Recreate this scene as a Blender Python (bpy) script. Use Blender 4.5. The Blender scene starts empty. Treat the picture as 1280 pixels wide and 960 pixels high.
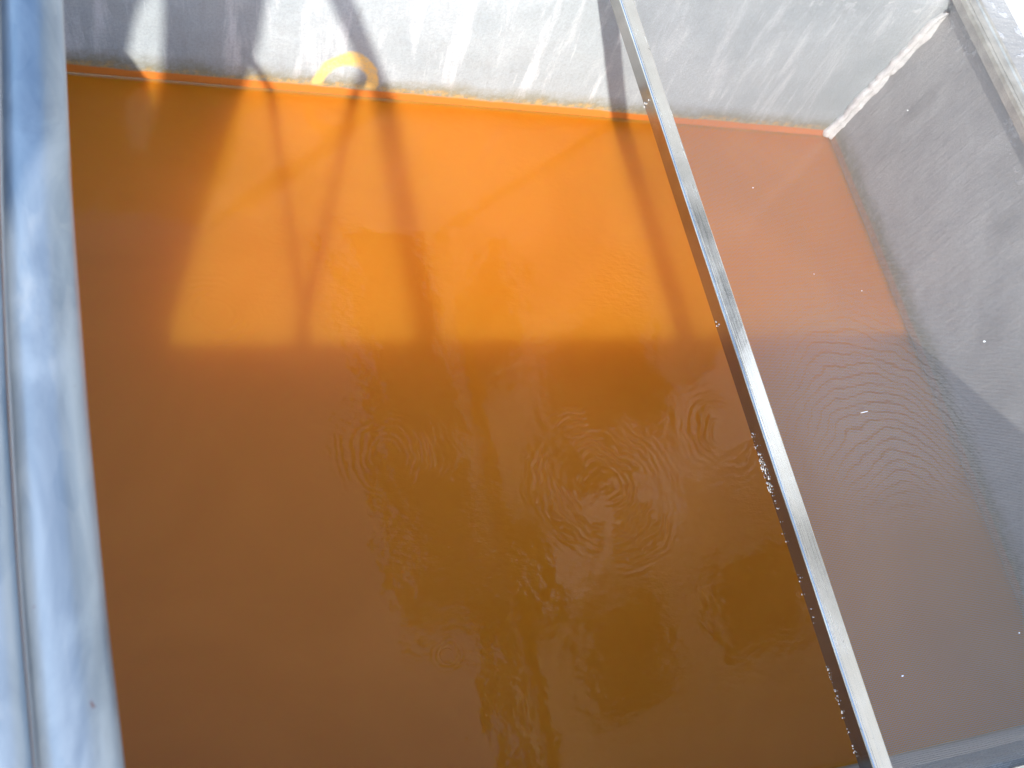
import bpy, bmesh, math, random
from mathutils import Vector, Matrix, noise
random.seed(7)
S = 1.7                      # metres per camera-height unit (camera stands 1.7 m above the water)
scn = bpy.context.scene
col = scn.collection

# ------------------------------------------------------------------ camera
cam_data = bpy.data.cameras.new('camera')
cam = bpy.data.objects.new('camera', cam_data)
col.objects.link(cam)
AX = ((0.91088829, -0.03054136, 0.41152126),
      (-0.20753143, -0.89586772, 0.39287624),
      (0.35666963, -0.44326996, -0.82237371))
cam.matrix_world = Matrix(((AX[0][0], -AX[0][1], -AX[0][2], 0.0),
                           (AX[1][0], -AX[1][1], -AX[1][2], 0.0),
                           (AX[2][0], -AX[2][1], -AX[2][2], S),
                           (0, 0, 0, 1)))
cam_data.sensor_width = 36.0
cam_data.lens = 1307.0 / 1280.0 * 36.0
cam_data.clip_start = 0.02
cam_data.clip_end = 2000.0
cam_data.dof.use_dof = True
cam_data.dof.focus_distance = 1.65
cam_data.dof.aperture_fstop = 13.0
scn.camera = cam

# ------------------------------------------------------------------ sky and sun
SUN = Vector((0.595, 1.82, -1.0)).normalized()          # where the light travels
world = bpy.data.worlds.new('World')
scn.world = world
world.use_nodes = True
wn = world.node_tree.nodes
wl = world.node_tree.links
wn.clear()
sky = wn.new('ShaderNodeTexSky')
sky.sky_type = 'NISHITA'
sky.sun_disc = False
sky.sun_elevation = math.asin(-SUN.z)
sky.sun_rotation = math.atan2(-SUN.x, -SUN.y)
sky.air_density = 1.0
sky.dust_density = 0.9
sky.ozone_density = 1.0
bg = wn.new('ShaderNodeBackground')
bg.inputs['Strength'].default_value = 0.15
wo = wn.new('ShaderNodeOutputWorld')
wl.new(sky.outputs[0], bg.inputs['Color'])
wl.new(bg.outputs[0], wo.inputs['Surface'])

sun_data = bpy.data.lights.new('sun', 'SUN')
sun_data.energy = 2.0
sun_data.angle = math.radians(0.7)
sun_data.color = (1.0, 0.945, 0.87)
sun = bpy.data.objects.new('sun', sun_data)
sun.rotation_euler = SUN.to_track_quat('-Z', 'Y').to_euler()
sun.location = (-4, -8, 6)
col.objects.link(sun)

scn.render.engine = 'CYCLES'
scn.view_settings.view_transform = 'Standard'
scn.view_settings.look = 'None'
scn.view_settings.gamma = 1.0
scn.view_settings.exposure = 1.85
scn.cycles.max_bounces = 5
scn.cycles.diffuse_bounces = 2
scn.cycles.glossy_bounces = 4
scn.cycles.transparent_max_bounces = 16

# ------------------------------------------------------------------ helpers
def tag(o, label=None, cat=None, group=None, kind=None):
    if label: o['label'] = label
    if cat: o['category'] = cat
    if group: o['group'] = group
    if kind: o['kind'] = kind
    return o

def empty(name, loc):
    o = bpy.data.objects.new(name, None)
    o.location = loc
    o.empty_display_size = 0.1
    col.objects.link(o)
    return o

def from_bm(name, bm, material, parent=None, smooth=False):
    me = bpy.data.meshes.new(name)
    bmesh.ops.recalc_face_normals(bm, faces=bm.faces[:])
    bm.to_mesh(me); bm.free()
    if smooth:
        for p in me.polygons: p.use_smooth = True
    if not isinstance(material, (list, tuple)): material = [material]
    for m in material: me.materials.append(m)
    o = bpy.data.objects.new(name, me)
    col.objects.link(o)
    if parent is not None:
        o.parent = parent
        o.matrix_parent_inverse = Matrix.Translation(-Vector(parent.location))
    return o

def add_box(bm, a, b):
    vs = [bm.verts.new((x, y, z)) for x in (a[0], b[0]) for y in (a[1], b[1]) for z in (a[2], b[2])]
    for f in ((0,1,3,2),(4,6,7,5),(0,4,5,1),(2,3,7,6),(0,2,6,4),(1,5,7,3)):
        bm.faces.new([vs[i] for i in f])
    return vs

def add_tube(bm, pts, r, seg=24, caps=True):
    rings = []
    for i, p in enumerate(pts):
        p = Vector(p)
        a = Vector(pts[max(0, i-1)]); b = Vector(pts[min(len(pts)-1, i+1)])
        t = (b - a).normalized()
        up = Vector((0, 0, 1)) if abs(t.z) < 0.9 else Vector((1, 0, 0))
        u = t.cross(up).normalized(); v = u.cross(t)
        rr = r[i] if isinstance(r, (list, tuple)) else r
        rings.append([bm.verts.new(p + rr*(math.cos(k*2*math.pi/seg)*u + math.sin(k*2*math.pi/seg)*v)) for k in range(seg)])
    for i in range(len(rings)-1):
        for k in range(seg):
            bm.faces.new((rings[i][k], rings[i][(k+1) % seg], rings[i+1][(k+1) % seg], rings[i+1][k]))
    if caps:
        bm.faces.new(rings[0]); bm.faces.new(rings[-1])

def extrude_profile(bm, prof, axis, a, b, steps=1):
    """prof: list of (u, z) closed outline; axis 'y' (u = x) or 'x' (u = y)"""
    rings = []
    for i in range(steps+1):
        s = a + (b-a)*i/steps
        rings.append([bm.verts.new((u, s, z) if axis == 'y' else (s, u, z)) for u, z in prof])
    n = len(prof)
    for i in range(steps):
        for k in range(n):
            bm.faces.new((rings[i][k], rings[i][(k+1) % n], rings[i+1][(k+1) % n], rings[i+1][k]))
    bm.faces.new(rings[0]); bm.faces.new(rings[-1])

# ---- node helper
class NT:
    def __init__(self, name):
        self.m = bpy.data.materials.new(name)
        self.m.use_nodes = True
        self.n = self.m.node_tree.nodes
        self.l = self.m.node_tree.links
        self.n.clear()
        self.out = self.n.new('ShaderNodeOutputMaterial')
    def put(self, sock, v):
        if hasattr(v, 'is_output') or isinstance(v, bpy.types.NodeSocket): self.l.new(v, sock)
        elif v is not None: sock.default_value = v
    def math(self, op, a, b=None, c=None, clamp=False):
        n = self.n.new('ShaderNodeMath'); n.operation = op; n.use_clamp = clamp
        for i, v in enumerate((a, b, c)):
            if v is not None: self.put(n.inputs[i], v)
        return n.outputs[0]
    def vmath(self, op, a, b=None):
        n = self.n.new('ShaderNodeVectorMath'); n.operation = op
        self.put(n.inputs[0], a)
        if b is not None: self.put(n.inputs[1], b)
        return n.outputs['Value'] if op in ('LENGTH', 'DISTANCE', 'DOT_PRODUCT') else n.outputs[0]
    def pos(self):
        return self.n.new('ShaderNodeNewGeometry').outputs['Position']
    def sep(self, v):
        n = self.n.new('ShaderNodeSeparateXYZ'); self.put(n.inputs[0], v); return n.outputs
    def comb(self, x=0., y=0., z=0.):
        n = self.n.new('ShaderNodeCombineXYZ')
        for i, v in enumerate((x, y, z)): self.put(n.inputs[i], v)
        return n.outputs[0]
    def noise(self, vec, scale=5., detail=4., rough=.55, dist=0.):
        n = self.n.new('ShaderNodeTexNoise')
        self.put(n.inputs['Vector'], vec)
        n.inputs['Scale'].default_value = scale; n.inputs['Detail'].default_value = detail
        n.inputs['Roughness'].default_value = rough; n.inputs['Distortion'].default_value = dist
        return n.outputs[0]
    def voro(self, vec, scale, feature='F1', rnd=1.):
        n = self.n.new('ShaderNodeTexVoronoi'); n.feature = feature
        self.put(n.inputs['Vector'], vec); n.inputs['Scale'].default_value = scale
        n.inputs['Randomness'].default_value = rnd
        return n.outputs
    def step(self, v, a, b, lo=0., hi=1.):
        n = self.n.new('ShaderNodeMapRange'); n.interpolation_type = 'SMOOTHSTEP'
        self.put(n.inputs[0], v)
        for i, x in enumerate((a, b, lo, hi)): self.put(n.inputs[i+1], x)
        return n.outputs[0]
    def mix(self, f, a, b, mode='MIX'):
        n = self.n.new('ShaderNodeMix'); n.data_type = 'RGBA'; n.blend_type = mode
        self.put(n.inputs[0], f); self.put(n.inputs[6], a); self.put(n.inputs[7], b)
        return n.outputs[2]
    def bump(self, h, strength=1., dist=.01, normal=None):
        n = self.n.new('ShaderNodeBump')
        n.inputs['Strength'].default_value = strength; n.inputs['Distance'].default_value = dist
        self.put(n.inputs['Height'], h)
        if normal is not None: self.l.new(normal, n.inputs['Normal'])
        return n.outputs[0]
    def bsdf(self, **kw):
        n = self.n.new('ShaderNodeBsdfPrincipled')
        for k, v in kw.items(): self.put(n.inputs[k.replace('_', ' ')], v)
        self.l.new(n.outputs[0], self.out.inputs['Surface'])
        return n

def rgb(r, g, b): return (r, g, b, 1.0)

def plain(name, c, rough=.7, metal=0., var=.25, scale=12., bump=.3):
    t = NT(name); p = t.pos()
    nz = t.noise(p, scale, 6., .6)
    cc = t.mix(t.step(nz, .3, .7), rgb(*[v*(1-var) for v in c]), rgb(*[min(1., v*(1+var)) for v in c]))
    t.bsdf(Base_Color=cc, Roughness=rough, Metallic=metal, Normal=t.bump(t.noise(p, scale*12, 5.), bump, .002))
    return t.m

# ------------------------------------------------------------------ materials
def concrete(name, tint=1.0, axis='x', arch=False, stain=True, white=0.5, ring=1.0, base=((.365, .415, .435), (.465, .515, .535))):
    t = NT(name); p = t.pos(); s = t.sep(p)
    u = s[0] if axis == 'x' else s[1]
    lean = t.math('MULTIPLY_ADD', s[2], 0.16 if axis == 'x' else 0.02, u)
    # trowel and brush strokes run down the wall
    st1 = t.noise(t.comb(t.math('MULTIPLY', lean, 22.), 0., t.math('MULTIPLY', s[2], 3.2)), 1., 5., .6, .4)
    st2 = t.noise(t.comb(t.math('MULTIPLY', lean, 75.), 3., t.math('MULTIPLY', s[2], 7.)), 1., 3., .6)
    blotch = t.noise(p, 4.2, 4., .6, .3)
    grain = t.noise(p, 190., 3., .7)
    c = t.mix(t.step(blotch, .32, .68), rgb(*[v*tint for v in base[0]]), rgb(*[v*tint for v in base[1]]))
    c = t.mix(t.math('MULTIPLY', t.step(st1, .5, .72), white), c, rgb(.57, .59, .61))
    c = t.mix(t.math('MULTIPLY', t.step(st2, .62, .76), .55*white), c, rgb(.62, .64, .66))
    c = t.mix(t.math('MULTIPLY', t.step(st1, .42, .28), .2), c, rgb(.23*tint, .225*tint, .22*tint))
    # flakes of whitewash near the rim
    rimz = t.step(t.math('MULTIPLY_ADD', t.noise(p, 9., 4.), .16, s[2]), .46, .56)
    fl = t.math('MULTIPLY', t.step(t.noise(p, 38., 3., .7), .56, .62), rimz)
    c = t.mix(t.math('MULTIPLY', fl, .45), c, rgb(.6, .61, .63))
    c = t.mix(t.math('MULTIPLY', t.step(grain, .35, .7), .22), c, rgb(.2*tint, .2*tint, .2*tint))
    rough = .88
    if axis == 'y':                                  # dark damp smudges on the side wall
        for (yy, z_, wy, wz, am) in ((.806, .175, .022, .075, .4), (.58, .21, .03, .05, .3), (.47, .13, .045, .05, .25)):
            q = t.vmath('LENGTH', t.comb(t.math('MULTIPLY', t.math('SUBTRACT', s[1], yy*S), 1./wy), t.math('MULTIPLY', t.math('SUBTRACT', s[2], z_*S), 1./wz), 0.))
            q = t.math('ADD', q, t.math('MULTIPLY', t.math('SUBTRACT', t.noise(p, 22., 4., .65), .5), 1.6))
            c = t.mix(t.math('MULTIPLY', t.step(q, 1.15, .35), am), c, rgb(.15, .148, .14))
    if stain:
        wob = t.noise(t.comb(t.math('MULTIPLY', u, 9.), 0., t.math('MULTIPLY', s[2], 14.)), 1., 5., .65)
        zz = t.math('ADD', s[2], t.math('MULTIPLY', t.math('SUBTRACT', wob, .5), .055))
        alg = t.math('MULTIPLY', t.step(zz, .085, .03), t.step(t.noise(p, 60., 5., .7), .25, .6, .45, .95))
        c = t.mix(alg, c, rgb(.17, .155, .095))
        och = t.math('MULTIPLY', t.step(zz, .046, .03), t.step(t.noise(p, 55., 4., .7), .4, .62, .15, .9))
        c = t.mix(t.math('MULTIPLY', och, ring), c, rgb(.36, .24, .09))
        z2 = t.math('ADD', s[2], t.math('MULTIPLY', t.math('SUBTRACT', wob, .5), .012))
        org = t.step(z2, .030, .022)
        c = t.mix(t.math('MULTIPLY', org, ring), c, rgb(.46, .135, .012))
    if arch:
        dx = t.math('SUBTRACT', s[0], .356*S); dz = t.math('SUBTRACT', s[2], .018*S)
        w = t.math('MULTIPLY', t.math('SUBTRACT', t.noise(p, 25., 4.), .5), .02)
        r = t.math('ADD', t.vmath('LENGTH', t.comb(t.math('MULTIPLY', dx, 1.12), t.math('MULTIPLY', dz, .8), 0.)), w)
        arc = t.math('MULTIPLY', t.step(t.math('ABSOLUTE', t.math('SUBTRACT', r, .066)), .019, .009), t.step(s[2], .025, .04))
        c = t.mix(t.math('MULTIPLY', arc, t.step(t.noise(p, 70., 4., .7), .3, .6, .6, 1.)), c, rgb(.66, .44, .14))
    h = t.math('ADD', t.math('MULTIPLY', grain, .5), t.math('MULTIPLY', st2, .8))
    h = t.math('ADD', h, t.math('MULTIPLY', fl, .6))
    h = t.math('ADD', h, t.math('MULTIPLY', t.noise(p, 14., 3., .6), 2.))
    nrm = t.bump(h, .55, .0034)
    t.bsdf(Base_Color=c, Roughness=rough, Normal=nrm)
    return t.m

M = {}
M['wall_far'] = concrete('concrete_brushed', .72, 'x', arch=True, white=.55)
M['wall_side'] = concrete('concrete_side', .76, 'y', white=.12, ring=.35, base=((.40, .395, .38), (.50, .495, .475)))
M['mortar'] = plain('white_mortar', (.58, .58, .575), .85, 0., .12, 40., .8)

def ground_mat():
    t = NT('pale_concrete_ground'); p = t.pos()
    c = t.mix(t.step(t.noise(p, 1.5, 6., .6), .3, .7), rgb(.5, .49, .47), rgb(.64, .63, .61))
    c = t.mix(t.math('MULTIPLY', t.step(t.noise(p, 24., 6., .7), .55, .7), .4), c, rgb(.38, .36, .33))
    t.bsdf(Base_Color=c, Roughness=.9, Normal=t.bump(t.noise(p, 160., 6., .7), .5, .004))
    return t.m
M['ground'] = ground_mat()

def water_mat():
    t = NT('turbid_orange_water'); p = t.pos(); s = t.sep(p)
    xy = t.comb(s[0], s[1], 0.)
    cl = t.noise(xy, 2.2, 4., .5, .6)
    c = t.mix(t.step(cl, .35, .65), rgb(.525, .163, .009), rgb(.57, .183, .014))
    # ripples: rings that spread from points where something touched the surface
    h = None
    wob = t.math('MULTIPLY', t.math('SUBTRACT', t.noise(xy, 14., 2.), .5), .05)
    for (cx, cy, wl_, rad, amp) in ((.585, .345, .0165, .20, 1.15), (.362, .180, .011, .035, .7), (.174, .575, .014, .10, .5),
                                    (.77, .40, .018, .13, .45), (.335, .40, .014, .16, .16)):
        d = t.vmath('DISTANCE', xy, (cx*S, cy*S, 0.))
        d2 = t.math('ADD', d, wob)
        w = t.math('MULTIPLY', t.math('SINE', t.math('MULTIPLY', d2, 2*math.pi/wl_)), t.math('MULTIPLY', t.math('MULTIPLY', t.step(d, rad, rad*.4), t.step(d, .012, rad*.4)), amp*wl_/.016))
        h = w if h is None else t.math('ADD', h, w)
    patch = t.step(t.noise(xy, 3.1, 2.), .5, .66)
    h = t.math('MULTIPLY', h, t.step(t.noise(xy, 8., 2.), .42, .6, .05, 1.3))
    small = t.noise(t.comb(s[0], t.math('MULTIPLY', s[1], 1.7), 0.), 62., 2., .5)
    h = t.math('ADD', h, t.math('MULTIPLY', small, t.math('MULTIPLY_ADD', patch, .8, .3)))
    swell = t.noise(xy, 11., 2.)
    h = t.math('ADD', h, t.math('MULTIPLY', swell, 2.2))
    nrm = t.bump(h, 1., .0006)
    b = t.bsdf(Base_Color=c, Roughness=.015, IOR=1.36, Normal=nrm)
    b.subsurface_method = 'RANDOM_WALK'
    b.inputs['Subsurface Weight'].default_value = 1.0
    b.inputs['Subsurface Radius'].default_value = (1.0, .85, .6)
    dw = t.math('MINIMUM', t.math('MINIMUM', t.math('SUBTRACT', s[0], -.043*S), t.math('SUBTRACT', 1.136*S, s[0])),
                t.math('MINIMUM', s[1], t.math('SUBTRACT', .887*S, s[1])))
    t.l.new(t.math('MINIMUM', t.math('MULTIPLY_ADD', t.math('MAXIMUM', dw, 0.), 3.0, .04), .7), b.inputs['Subsurface Scale'])
    return t.m
M['water'] = water_mat()

def metal_mat(name, c, rough, scratch_axis=1):
    t = NT(name); p = t.pos(); s = t.sep(p)
    long = t.noise(t.comb(t.math('MULTIPLY', s[0], 260.), t.math('MULTIPLY', s[1], 5.), t.math('MULTIPLY', s[2], 260.)), 1., 4., .6)
    bl = t.noise(p, 9., 5., .6)
    cc = t.mix(t.step(bl, .35, .7), rgb(*[v*.82 for v in c]), rgb(*c))
    sp = t.step(t.noise(p, 95., 3., .7), .66, .72)
    cc = t.mix(t.math('MULTIPLY', sp, .45), cc, rgb(.25, .23, .2))
    r = t.step(t.math('ADD', t.math('MULTIPLY', long, .5), t.math('MULTIPLY', bl, .5)), .3, .7, rough*.55, rough*1.5)
    t.bsdf(Base_Color=cc, Metallic=.97, Roughness=r, Normal=t.bump(t.math('ADD', long, t.math('MULTIPLY', t.noise(p, 6., 2.), 2.5)), .15, .0006))
    return t.m
M['aluminium'] = metal_mat('polished_aluminium', (.88, .88, .86), .2)
M['steel'] = metal_mat('dull_steel', (.42, .40, .38), .12)
M['dull_aluminium'] = plain('weathered_aluminium', (.42, .40, .36), .5, .6, .2, 20., .4)

def galv_mat():
    t = NT('galvanised_steel'); p = t.pos(); s = t.sep(p)
    sq = t.comb(s[0], t.math('MULTIPLY', s[1], .35), s[2])
    sp = t.voro(sq, 90.)[1]
    v = t.sep(sp)[0]
    bl = t.noise(sq, 26., 6., .65, .6)
    c = t.mix(t.step(bl, .3, .7), rgb(.20, .25, .30), rgb(.36, .41, .45))
    c = t.mix(t.math('MULTIPLY', v, .18), c, rgb(.5, .51, .51))
    wh = t.step(t.noise(sq, 34., 5., .7), .56, .72)
    c = t.mix(t.math('MULTIPLY', wh, .35), c, rgb(.44, .43, .41))
    rust = t.step(t.noise(p, 40., 4., .6), .69, .72)
    c = t.mix(rust, c, rgb(.13, .05, .045))
    met = t.math('MULTIPLY', t.math('SUBTRACT', 1., t.math('MULTIPLY', wh, .3)), t.math('SUBTRACT', 1., rust))
    met = t.math('MULTIPLY', met, .5)
    r = t.math('ADD', t.step(bl, .3, .7, .30, .44), t.math('MULTIPLY', wh, .2))
    t.bsdf(Base_Color=c, Metallic=met, Roughness=r, Normal=t.bump(t.math('ADD', t.noise(sq, 60., 5.), t.math('MULTIPLY', bl, 1.2)), .4, .0012))
    return t.m
M['galv'] = galv_mat()

PITCH = .0026
ZSCR = .31*S
def screen_mat():
    """fine grey fly mesh woven from thin threads; an added second layer imitates camera moire"""
    t = NT('grey_fly_mesh'); p = t.pos(); s = t.sep(p)
    slack = t.math('MULTIPLY', t.math('SUBTRACT', t.noise(p, 3.5, 2.), .5), .010)
    def threads(u, pitch, wid):
        f = t.math('FRACT', t.math('MULTIPLY', u, 1./pitch))
        d = t.math('ABSOLUTE', t.math('SUBTRACT', f, .5))
        return t.math('LESS_THAN', d, t.math('MULTIPLY', wid, .5/pitch))
    x = t.math('ADD', s[0], slack); y = t.math('ADD', s[1], slack)
    a1 = threads(x, PITCH, .00050); a2 = threads(y, PITCH, .00046)
    # made-up second layer, offset so the beat draws the camera's moire
    ex = t.math('MULTIPLY', t.math('SUBTRACT', s[0], .715*S), 1.3); ey = t.math('SUBTRACT', s[1], .05*S)
    dist = t.vmath('LENGTH', t.comb(ex, t.math('MULTIPLY', ey, .75), 0.))
    moire_shift = t.math('ADD', t.math('MULTIPLY', dist, PITCH/.0135), t.math('MULTIPLY', t.noise(p, 10., 3., .5), PITCH*4.0))
    moire_mask = t.math('MULTIPLY', t.step(dist, .12, .25), t.step(t.vmath('DISTANCE', p, (.735*S, .30*S, ZSCR)), .30, .06))
    b1 = threads(t.math('ADD', x, moire_shift), PITCH, t.math('MULTIPLY', moire_mask, .00026))
    b2 = threads(t.math('ADD', y, moire_shift), PITCH, t.math('MULTIPLY', moire_mask, .00026))
    m = t.math('MAXIMUM', t.math('MAXIMUM', a1, a2), t.math('MAXIMUM', b1, b2))
    d = t.n.new('ShaderNodeBsdfPrincipled')
    d.inputs['Base Color'].default_value = rgb(.18, .175, .172)
    d.inputs['Roughness'].default_value = .55
    tr = t.n.new('ShaderNodeBsdfTransparent')
    mx = t.n.new('ShaderNodeMixShader')
    t.l.new(m, mx.inputs[0]); t.l.new(tr.outputs[0], mx.inputs[1]); t.l.new(d.outputs[0], mx.inputs[2])
    t.l.new(mx.outputs[0], t.out.inputs['Surface'])
    return t.m
M['screen'] = screen_mat()
M['sealant'] = plain('clear_sealant', (.42, .40, .37), .1, 0., .1, 60., .2)
M['fleck'] = plain('white_fleck', (.85, .85, .83), .6, 0., .05, 60., .2)

# ------------------------------------------------------------------ ground and tank
ZR = .290*S                 # rim height above the water
X0, X1, Y0, Y1 = -.043*S, 1.136*S, 0.0, .887*S
TH = .16
DEPTH = -.75
bm = bmesh.new()
a = TH - .01
inner = [(X0-a, Y0-a), (X1+a, Y0-a), (X1+a, Y1+a), (X0-a, Y1+a)]
mid = [(-6, -6), (9, -6), (9, 9), (-6, 9)]
outer = [(-600, -600), (600, -600), (600, 600), (-600, 600)]
rings = [[bm.verts.new((x, y, ZR-.006)) for x, y in r] for r in (inner, mid, outer)]
for i in range(2):
    for k in range(4):
        bm.faces.new((rings[i][k], rings[i][(k+1) % 4], rings[i+1][(k+1) % 4], rings[i+1][k]))
g = from_bm('ground', bm, M['ground']); tag(g, kind='structure')

tank = empty('concrete_tank', ((X0+X1)/2, (Y0+Y1)/2, DEPTH))
tag(tank, 'grey rendered concrete tank sunk in pale ground and holding orange water', 'tank')

def wall(axis, fixed, outward, lo, hi, mat, batter=0.):
    """a slab of wall whose inner face is gently uneven and whose rim is a little worn"""
    bm = bmesh.new()
    nu, nz = 90, 30
    grid = []
    for i in range(nu+1):
        u = lo + (hi-lo)*i/nu
        row = []
        for j in range(nz+1):
            z = DEPTH + (ZR-DEPTH)*j/nz if j < 4 else -.20 + (ZR+.20)*(j-4)/(nz-4)
            if j < 4: z = DEPTH + (-.20-DEPTH)*j/4
            off = .006*(noise.noise(Vector((u*2.3, z*2.3, fixed*3+5)))) + .0022*noise.noise(Vector((u*14, z*11, fixed+9)))
            if j == nz: off += -.006 - .004*abs(noise.noise(Vector((u*20, 4, fixed))))
            off *= min(1., max(0., (z-.006)/.05))
            f = fixed - outward*(off*.8) + outward*batter*max(0., z)/ZR
            row.append(bm.verts.new((u, f, z) if axis == 'x' else (f, u, z)))
        grid.append(row)
    for i in range(nu):
        for j in range(nz):
            bm.faces.new((grid[i][j], grid[i+1][j], grid[i+1][j+1], grid[i][j+1]))
    # top, back and ends
    fo = fixed + outward*TH
    bt = [bm.verts.new((lo + (hi-lo)*i/nu, fo, ZR) if axis == 'x' else (fo, lo + (hi-lo)*i/nu, ZR)) for i in range(nu+1)]
    bb = [bm.verts.new((lo + (hi-lo)*i/nu, fo, DEPTH) if axis == 'x' else (fo, lo + (hi-lo)*i/nu, DEPTH)) for i in range(nu+1)]
    for i in range(nu):
        bm.faces.new((grid[i][nz], grid[i+1][nz], bt[i+1], bt[i]))
        bm.faces.new((bt[i], bt[i+1], bb[i+1], bb[i]))
        bm.faces.new((bb[i], bb[i+1], grid[i+1][0], grid[i][0]))
    bm.faces.new(grid[0][:] + [bt[0], bb[0]])
    bm.faces.new(grid[nu][:] + [bt[nu], bb[nu]])
    return from_bm('wall', bm, mat, tank, smooth=False)
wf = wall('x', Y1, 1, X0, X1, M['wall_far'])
wf['label'] = 'sunlit wall with white brush streaks and orange waterline'
wr = wall('y', X1, 1, Y0-TH, Y1+TH, M['wall_side'])
wall('y', X0, -1, Y0-TH, Y1+TH, M['wall_side'])
wall('x', Y0, -1, X0, X1, M['wall_side'], .022*S)
bm = bmesh.new(); add_box(bm, (X0-TH, Y0-TH, DEPTH-.1), (X1+TH, Y1+TH, DEPTH-.002))
from_bm('floor', bm, M['wall_side'], tank)

bm = bmesh.new(); add_box(bm, (X0-.5, -.160, ZR-.05), (X1+.4, -.101, .330*S))  # unseen upstand, added and sized to cast the near shadow edge on the water
bmesh.ops.bevel(bm, geom=bm.edges[:], offset=.006, segments=2, affect='EDGES')
from_bm('shadow_kerb', bm, M['ground'], tank)

# ragged white mortar in the corner between the two far walls
bm = bmesh.new()
N = 70
rows = []
for i in range(N+1):
    z = .012 + (ZR-.03-.012)*i/N
    w1 = .024 + .010*noise.noise(Vector((z*16, 1, 0))) + .007*noise.noise(Vector((z*60, 2, 0)))
    w2 = .014 + .006*noise.noise(Vector((z*22, 7, 0))) + .004*noise.noise(Vector((z*70, 5, 0)))
    if i > N-8: w1 *= 1 - .08*(i-N+8); w2 *= 1 - .08*(i-N+8)
    e = .010
    pts = [(X1-w1, Y1+e), (X1-w1, Y1-.007), (X1-w1*.55, Y1-.012-.003*noise.noise(Vector((z*40, 3, 1)))),
           (X1-.011, Y1-w2*.6), (X1-.006, Y1-w2), (X1+e, Y1-w2), (X1+e, Y1+e)]
    rows.append([bm.verts.new((x, y, z)) for x, y in pts])
for i in range(N):
    for k in range(7):
        bm.faces.new((rows[i][k], rows[i][(k+1) % 7], rows[i+1][(k+1) % 7], rows[i+1][k]))
bm.faces.new(rows[0]); bm.faces.new(rows[-1])
cf = from_bm('corner_mortar', bm, M['mortar'], tank, smooth=True)
cf['label'] = 'ragged white mortar line up the corner'

# ------------------------------------------------------------------ water
def spaced(lo, hi, step=.05):
    e = [0, .0013, .0017, .0022, .0028, .0036, .0047, .0062, .0085, .012, .02]
    n = int((hi-lo-.04)/step)
    midp = [lo+.02+(hi-lo-.04)*i/n for i in range(1, n)]
    return [lo+d for d in e] + midp + [hi-d for d in reversed(e)]
bm = bmesh.new()
PAD = .0013
xs = spaced(X0-PAD, X1+PAD); ys = spaced(Y0-PAD, Y1+PAD)
gr = []
for x in xs:
    r = []
    for y in ys:
        d = min(x-xs[0], xs[-1]-x, y-ys[0], ys[-1]-y)
        r.append(bm.verts.new((x, y, (.0050*math.exp(-max(0, d-PAD)/.0030)) if d < .019 else 0.)))
    gr.append(r)
for i in range(len(xs)-1):
    for j in range(len(ys)-1):
        bm.faces.new((gr[i][j], gr[i+1][j], gr[i+1][j+1], gr[i][j+1]))
loop = [gr[i][0] for i in range(len(xs))] + [gr[-1][j] for j in range(1, len(ys))] + \
       [gr[i][-1] for i in range(len(xs)-2, -1, -1)] + [gr[0][j] for j in range(len(ys)-2, 0, -1)]
low = [bm.verts.new((v.co.x, v.co.y, DEPTH+.01)) for v in loop]
nl = len(loop)
for k in range(nl):
    bm.faces.new((loop[k], low[k], low[(k+1) % nl], loop[(k+1) % nl]))
bm.faces.new(low)
water = from_bm('water', bm, M['water'], None, smooth=True)
tag(water, kind='structure')

# ------------------------------------------------------------------ framed fly screen over the far end of the tank
ZB, ZT = ZR + .002, ZR + .030
LX0, LX1 = .5750*S, .5935*S        # the long polished bar
RX0, RX1 = 1.121*S, 1.152*S
FY0, FY1 = -.044*S, .905*S
scr = empty('fly_screen', ((LX0+RX1)/2, (FY0+FY1)/2, ZB))
tag(scr, 'flat grey fly screen in a shiny metal frame covering one side of the tank', 'fly screen')

def bar_profile(u0, u1, sgn):
    """aluminium section with a spline groove near its outer edge; sgn=+1: outer edge at u0"""
    w = u1-u0; r = .0025
    q = [(0, ZB), (0, ZT-r), (r*.3, ZT-r*.3), (r, ZT), (.0050, ZT), (.0054, ZT-.0012), (.0062, ZT-.0012), (.0066, ZT-.0003),
         (w-r, ZT-.0003), (w-r*.3, ZT-r*.3-.0003), (w, ZT-r), (w, ZB)]
    return [(u0+a, z) if sgn > 0 else (u1-a, z) for a, z in q]
bm = bmesh.new(); extrude_profile(bm, bar_profile(LX0, LX1, 1), 'y', FY0, FY1, 60)
for v in bm.verts:                                   # hammered a little out of true, as thin bars are
    v.co.x += .0008*noise.noise(Vector((v.co.y*3.1, 0, 2)))
    v.co.z += .0006*noise.noise(Vector((v.co.y*5.3, 3, v.co.x*40)))
bm.normal_update()
for f in bm.faces:
    if max(v.co.z for v in f.verts) < ZT-.0012 and abs(f.normal.x) > .9: f.material_index = 1
from_bm('frame_bar', bm, [M['aluminium'], M['steel']], scr)
bm = bmesh.new()
prof = [(RX0, ZB), (RX0, ZT), (RX0+.010, ZT), (RX0+.012, ZT-.009), (RX0+.016, ZT-.009), (RX0+.017, ZT-.003),
        (RX1-.013, ZT-.003), (RX1-.011, ZT+.001), (RX1, ZT+.001), (RX1, ZB)]
extrude_profile(bm, prof, 'y', FY0, FY1, 2)
from_bm('frame_bar', bm, M['dull_aluminium'], scr)
for y0, y1, sg in ((FY0, FY0+.024, 1), (FY1-.024, FY1, -1)):
    bm = bmesh.new(); extrude_profile(bm, bar_profile(y0, y1, sg), 'x', LX1+.0008, RX0-.0008, 2)
    from_bm('frame_bar', bm, M['aluminium'], scr)
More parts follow.
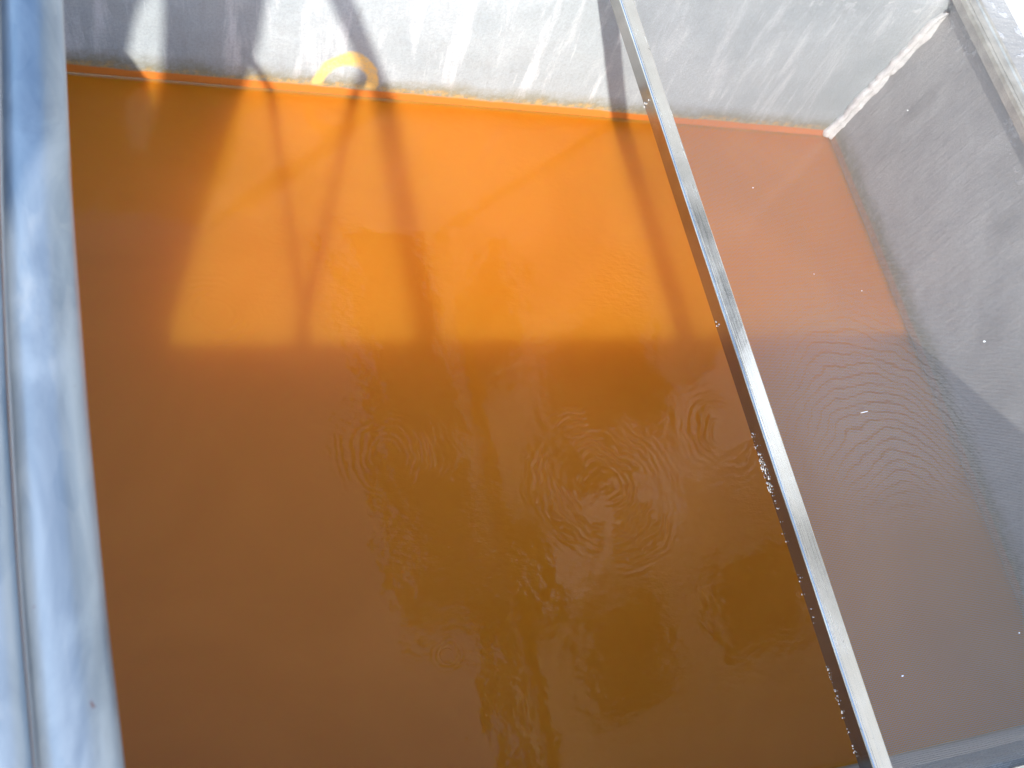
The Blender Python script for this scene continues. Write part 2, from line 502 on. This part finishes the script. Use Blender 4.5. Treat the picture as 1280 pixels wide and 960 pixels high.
# the mesh, stretched with a few slack folds
bm = bmesh.new()
nx, ny = 60, 90
mx0, mx1, my0, my1 = LX1-.004, RX0+.004, FY0+.02, FY1-.02
zs = ZT-.010
vg = []
for i in range(nx+1):
    r = []
    for j in range(ny+1):
        x = mx0+(mx1-mx0)*i/nx; y = my0+(my1-my0)*j/ny
        ed = min(i, nx-i, j, ny-j); k = min(1, ed/4)
        z = zs - .006*math.sin(math.pi*i/nx)*math.sin(math.pi*j/ny) + k*.0022*noise.noise(Vector((x*3, y*4, 0)))
        for (yf, sl, am) in ((.13, .10, .0016), (.09, .14, .0012), (.33, .05, .0009)):
            dd = y-yf-sl*(x-1.2)
            z += k*am*math.exp(-(dd/.012)**2)
        r.append(bm.verts.new((x, y, z)))
    vg.append(r)
for i in range(nx):
    for j in range(ny):
        bm.faces.new((vg[i][j], vg[i+1][j], vg[i+1][j+1], vg[i][j+1]))
from_bm('mesh', bm, M['screen'], scr, smooth=True)
# blobs of sealant squeezed out along the bar's lower edge
def blob(bm, c, r):
    m = Matrix.Translation(c) @ Matrix.Diagonal((.55*r, r*random.uniform(.8, 1.5), r*random.uniform(.6, 1.), 1))
    bmesh.ops.create_icosphere(bm, subdivisions=1, radius=1., matrix=m)
bm = bmesh.new()
def run(y0, y1, n, r0, r1, spread):
    for _ in range(n):
        y = random.uniform(y0, y1)
        blob(bm, (LX0-.0005-random.random()*.002, y*S, ZB + random.random()*spread), random.uniform(r0, r1))
run(.225, .262, 60, .0005, .0017, .010)
run(.262, .285, 14, .0004, .0011, .010)
run(.195, .225, 8, .0004, .0011, .008)
run(.11, .19, 10, .0004, .0012, .010)
run(.0, .075, 34, .0004, .0014, .004)
run(.39, .395, 3, .001, .0016, .010)
run(.648, .652, 4, .0015, .0025, .018)
so = from_bm('sealant_beads', bm, M['sealant'], scr, smooth=True)
tag(so, 'small glassy beads of sealant along the bar', kind='stuff')

# ------------------------------------------------------------------ galvanised handrail in the near left
rail = empty('handrail', (0, -.245*S, ZR-.006))
tag(rail, 'out of focus galvanised steel pipe handrail along the left edge', 'handrail')
ZH = .690*S
def rail_x(y):
    pts = ((-1.3, .0040), (-.6, .0040), (-.1, .0085), (.037, .0068), (.089, .0040), (.148, .0022), (.217, .0010), (.3, .0012), (.6, .004), (1.3, .004))
    for (a, xa), (b, xb) in zip(pts, pts[1:]):
        if y <= b:
            f = (y-a)/(b-a); return (xa+(xb-xa)*f)
    return pts[-1][1]
ylist = [-1.3, -.6, -.4, -.245, -.1, -.03] + [i*.02 for i in range(0, 20)] + [.5, .7, .9, 1.1, 1.3]
bm = bmesh.new()
add_tube(bm, [((rail_x(y))*S, y*S, ZH) for y in ylist], .0108*S, 40)
from_bm('top_rail', bm, M['galv'], rail, smooth=True)
bm = bmesh.new()
add_tube(bm, [((rail_x(y)-.0162)*S, y*S, ZH+.0062*S) for y in ylist], .0052*S, 28)
from_bm('conduit', bm, M['galv'], rail, smooth=True)
bm = bmesh.new()
add_tube(bm, [(-.002*S, y*S, .455*S) for y in (-1.3, -.6, -.245, .3, .9, 1.3)], .0075, 20)
from_bm('middle_rail', bm, M['galv'], rail, smooth=True)
for yp in (-1.25, -.245, 1.2):
    bm = bmesh.new()
    add_tube(bm, [(.004*S, yp*S, ZR-.006), (.004*S, yp*S, ZH-.012)], .011, 20)
    add_box(bm, (.004*S-.05, yp*S-.05, ZR-.006), (.004*S+.05, yp*S+.05, ZR+.004))
    from_bm('post', bm, M['galv'], rail)

# ------------------------------------------------------------------ white flecks caught on the screen
FL = (('round white fleck on the screen near its polished bar', .666, .545, .0010, 1.0), ('thin white thread lying on the screen', .701, .292, .0005, 18.0),
      ('white chip on the screen over the sunlit right wall', .894, .364, .0016, 2.0), ('pale fleck on the screen beside the wavy shimmer', .756, .424, .0007, 1.4),
      ('curled white fleck on the lower part of the screen', .638, .056, .0009, 2.2), ('small white fleck at the right edge of the picture', .782, .073, .0009, 1.2),
      ('tiny white chip on the screen below the mortar corner', .933, .670, .0014, 1.0), ('tiny pale fleck on the screen left of the shimmer', .703, .443, .0007, 1.3))
for lab, x, y, r, el in FL:
    bm = bmesh.new()
    ang = random.uniform(-.3, .3)
    m = Matrix.Translation((x*S, y*S, zs+.001)) @ Matrix.Rotation(ang, 4, 'Z') @ Matrix.Diagonal((r*el, r, r*.6, 1))
    bmesh.ops.create_icosphere(bm, subdivisions=2, radius=1., matrix=m)
    for v in bm.verts: v.co += Vector((noise.noise(v.co*900), noise.noise(v.co*900+Vector((3, 1, 2))), 0))*r*.5
    o = from_bm('fleck', bm, M['fleck'], None)
    tag(o, lab, 'fleck', 'white flecks on the screen')

# ------------------------------------------------------------------ building beside the tank (seen only mirrored in the water)
XB = 1.92*S
M['tan'] = plain('tan_render', (.42, .39, .345), .85, 0., .15, 3., .3)
M['brown'] = plain('dark_boards', (.05, .04, .032), .7, 0., .2, 6., .3)
M['dark'] = plain('dark_shutter', (.03, .028, .025), .6, 0., .2, 6., .3)
M['pale'] = plain('pale_sky_glint', (.88, .88, .88), .7, 0., .08, 6., .2)  # white for panels that stand in for bright sky in the reflections
bld = empty('building', (XB+1.5, 4.0, ZR-.006))
tag(bld, 'tan rendered building mirrored in the shaded orange water', 'building')
bm = bmesh.new(); add_box(bm, (XB, -.3, ZR-.006), (XB+3.0, 7.5, 3.5*S)); from_bm('wall', bm, M['tan'], bld)
bm = bmesh.new(); add_box(bm, (XB-.12, -.35, 3.5*S), (XB+3.0, 7.6, 3.66*S)); from_bm('eave', bm, M['dark'], bld)
bm = bmesh.new(); add_box(bm, (XB+.02, 1.2*S, 3.66*S), (XB+3.0, 7.5, 5.0*S)); from_bm('upper_storey', bm, M['brown'], bld)
def panel(name, m, y0, y1, h0, h1, d=.03):
    bm = bmesh.new(); add_box(bm, (XB-d, y0*S, h0*S), (XB+.02, y1*S, h1*S)); from_bm(name, bm, m, bld)
panel('facade_panel', M['dark'], 1.15, 1.78, 1.75, 2.55)
panel('facade_panel', M['dark'], .34, .72, 2.12, 2.75)
panel('facade_panel', M['dark'], .34, .62, 1.36, 1.80)
panel('facade_panel', M['pale'], .86, 1.10, 1.80, 3.1)  # added pale panel, imitates a sky glint mirrored in the water
panel('facade_panel', M['pale'], .92, 1.20, 1.15, 1.70)  # second made-up sky glint, beside the polished bar's reflection
panel('facade_panel', M['dark'], 1.9, 2.5, 2.6, 3.3)
panel('facade_panel', M['dark'], .75, 1.28, 2.85, 3.4)

# ------------------------------------------------------------------ the person taking the picture, whose legs shade the water
M['trousers'] = plain('navy_trousers', (.03, .035, .05), .9, 0., .2, 20., .4)
M['shirt'] = plain('grey_shirt', (.3, .3, .32), .9, 0., .1, 20., .4)
M['skin'] = plain('skin', (.36, .20, .13), .5, 0., .06, 20., .1)
M['hair'] = plain('hair', (.02, .015, .012), .6, 0., .2, 60., .5)
def person():
    gx, gy, gz = -.235*S, -.20*S, ZR-.006
    V = {}; verts = []; edges = []; rad = []
    def j(n, x, y, z, r, par=None, r2=None):
        V[n] = len(verts); verts.append((gx+x, gy+y, gz+z)); rad.append((r, r2 or r))
        if par: edges.append((V[par], V[n]))
    j('pelvis', 0, 0, .94, .12, None, .11)
    j('spine', 0, -.01, 1.07, .135, 'pelvis', .105)
    j('chest', .02, .01, 1.25, .16, 'spine', .115)
    j('neck', .03, .02, 1.43, .06, 'chest')
    j('jaw', .045, .045, 1.52, .066, 'neck')
    j('head', .04, .03, 1.60, .092, 'jaw')
    j('crown', .03, .02, 1.67, .07, 'head')
    for s, n in ((-1, 'l'), (1, 'r')):
        hx = .118*s
        j('hip'+n, hx*.95, 0, .84, .100, 'pelvis')
        j('thigh'+n, hx, 0, .63, .092, 'hip'+n)
        j('knee'+n, hx, .015, .46, .080, 'thigh'+n)
        j('calf'+n, hx, 0, .30, .078, 'knee'+n)
        j('ankle'+n, hx, -.01, .09, .070, 'calf'+n)
        j('heel'+n, hx, 0, .04, .05, 'ankle'+n)
        j('toe'+n, hx+.02*s, .17, .035, .036, 'heel'+n)
        j('shoulder'+n, .02+.19*s, .01, 1.36, .07, 'chest')
    tx, ty, tz = -.035*S-gx, -.045*S-gy, .975*S-gz
    j('elbowr', .24, .16, 1.12, .045, 'shoulderr'); j('wristr', tx-.03, ty-.07, tz+.02, .028, 'elbowr'); j('palmr', tx, ty-.02, tz+.01, .033, 'wristr', .016)
    j('elbowl', -.05, .26, 1.10, .045, 'shoulderl'); j('wristl', tx-.10, ty-.01, tz, .028, 'elbowl'); j('palml', tx-.055, ty+.0, tz, .033, 'wristl', .016)
    me = bpy.data.meshes.new('body'); me.from_pydata(verts, edges, [])
    o = bpy.data.objects.new('person', me); col.objects.link(o)
    bpy.context.view_layer.objects.active = o
    sk = o.modifiers.new('skin', 'SKIN')
    for i, r in enumerate(rad):
        me.skin_vertices[0].data[i].radius = r
    me.skin_vertices[0].data[0].use_root = True
    o.modifiers.new('sub', 'SUBSURF').levels = 2
    dg = bpy.context.evaluated_depsgraph_get()
    em = bpy.data.meshes.new_from_object(o.evaluated_get(dg))
    o.modifiers.clear(); o.data = em
    em.materials.clear()
    for m in (M['trousers'], M['shirt'], M['skin'], M['hair']): em.materials.append(m)
    for p in em.polygons:
        p.use_smooth = True
        z = p.center.z - gz; x = p.center.x-gx; y = p.center.y-gy
        far = math.hypot(x-tx, y-ty) < .17 and z > 1.1
        p.material_index = 0 if z < .93 else (2 if far else (1 if z < 1.42 else (3 if (z > 1.63 or (y < .0 and z > 1.5)) else 2)))
    zmin = min(v.co.z for v in em.vertices)
    for v in em.vertices: v.co.z += gz - zmin if v.co.z < gz+.2 else 0
    tag(o, 'person in dark trousers whose legs cast the broad shadow at left', 'person')
person()
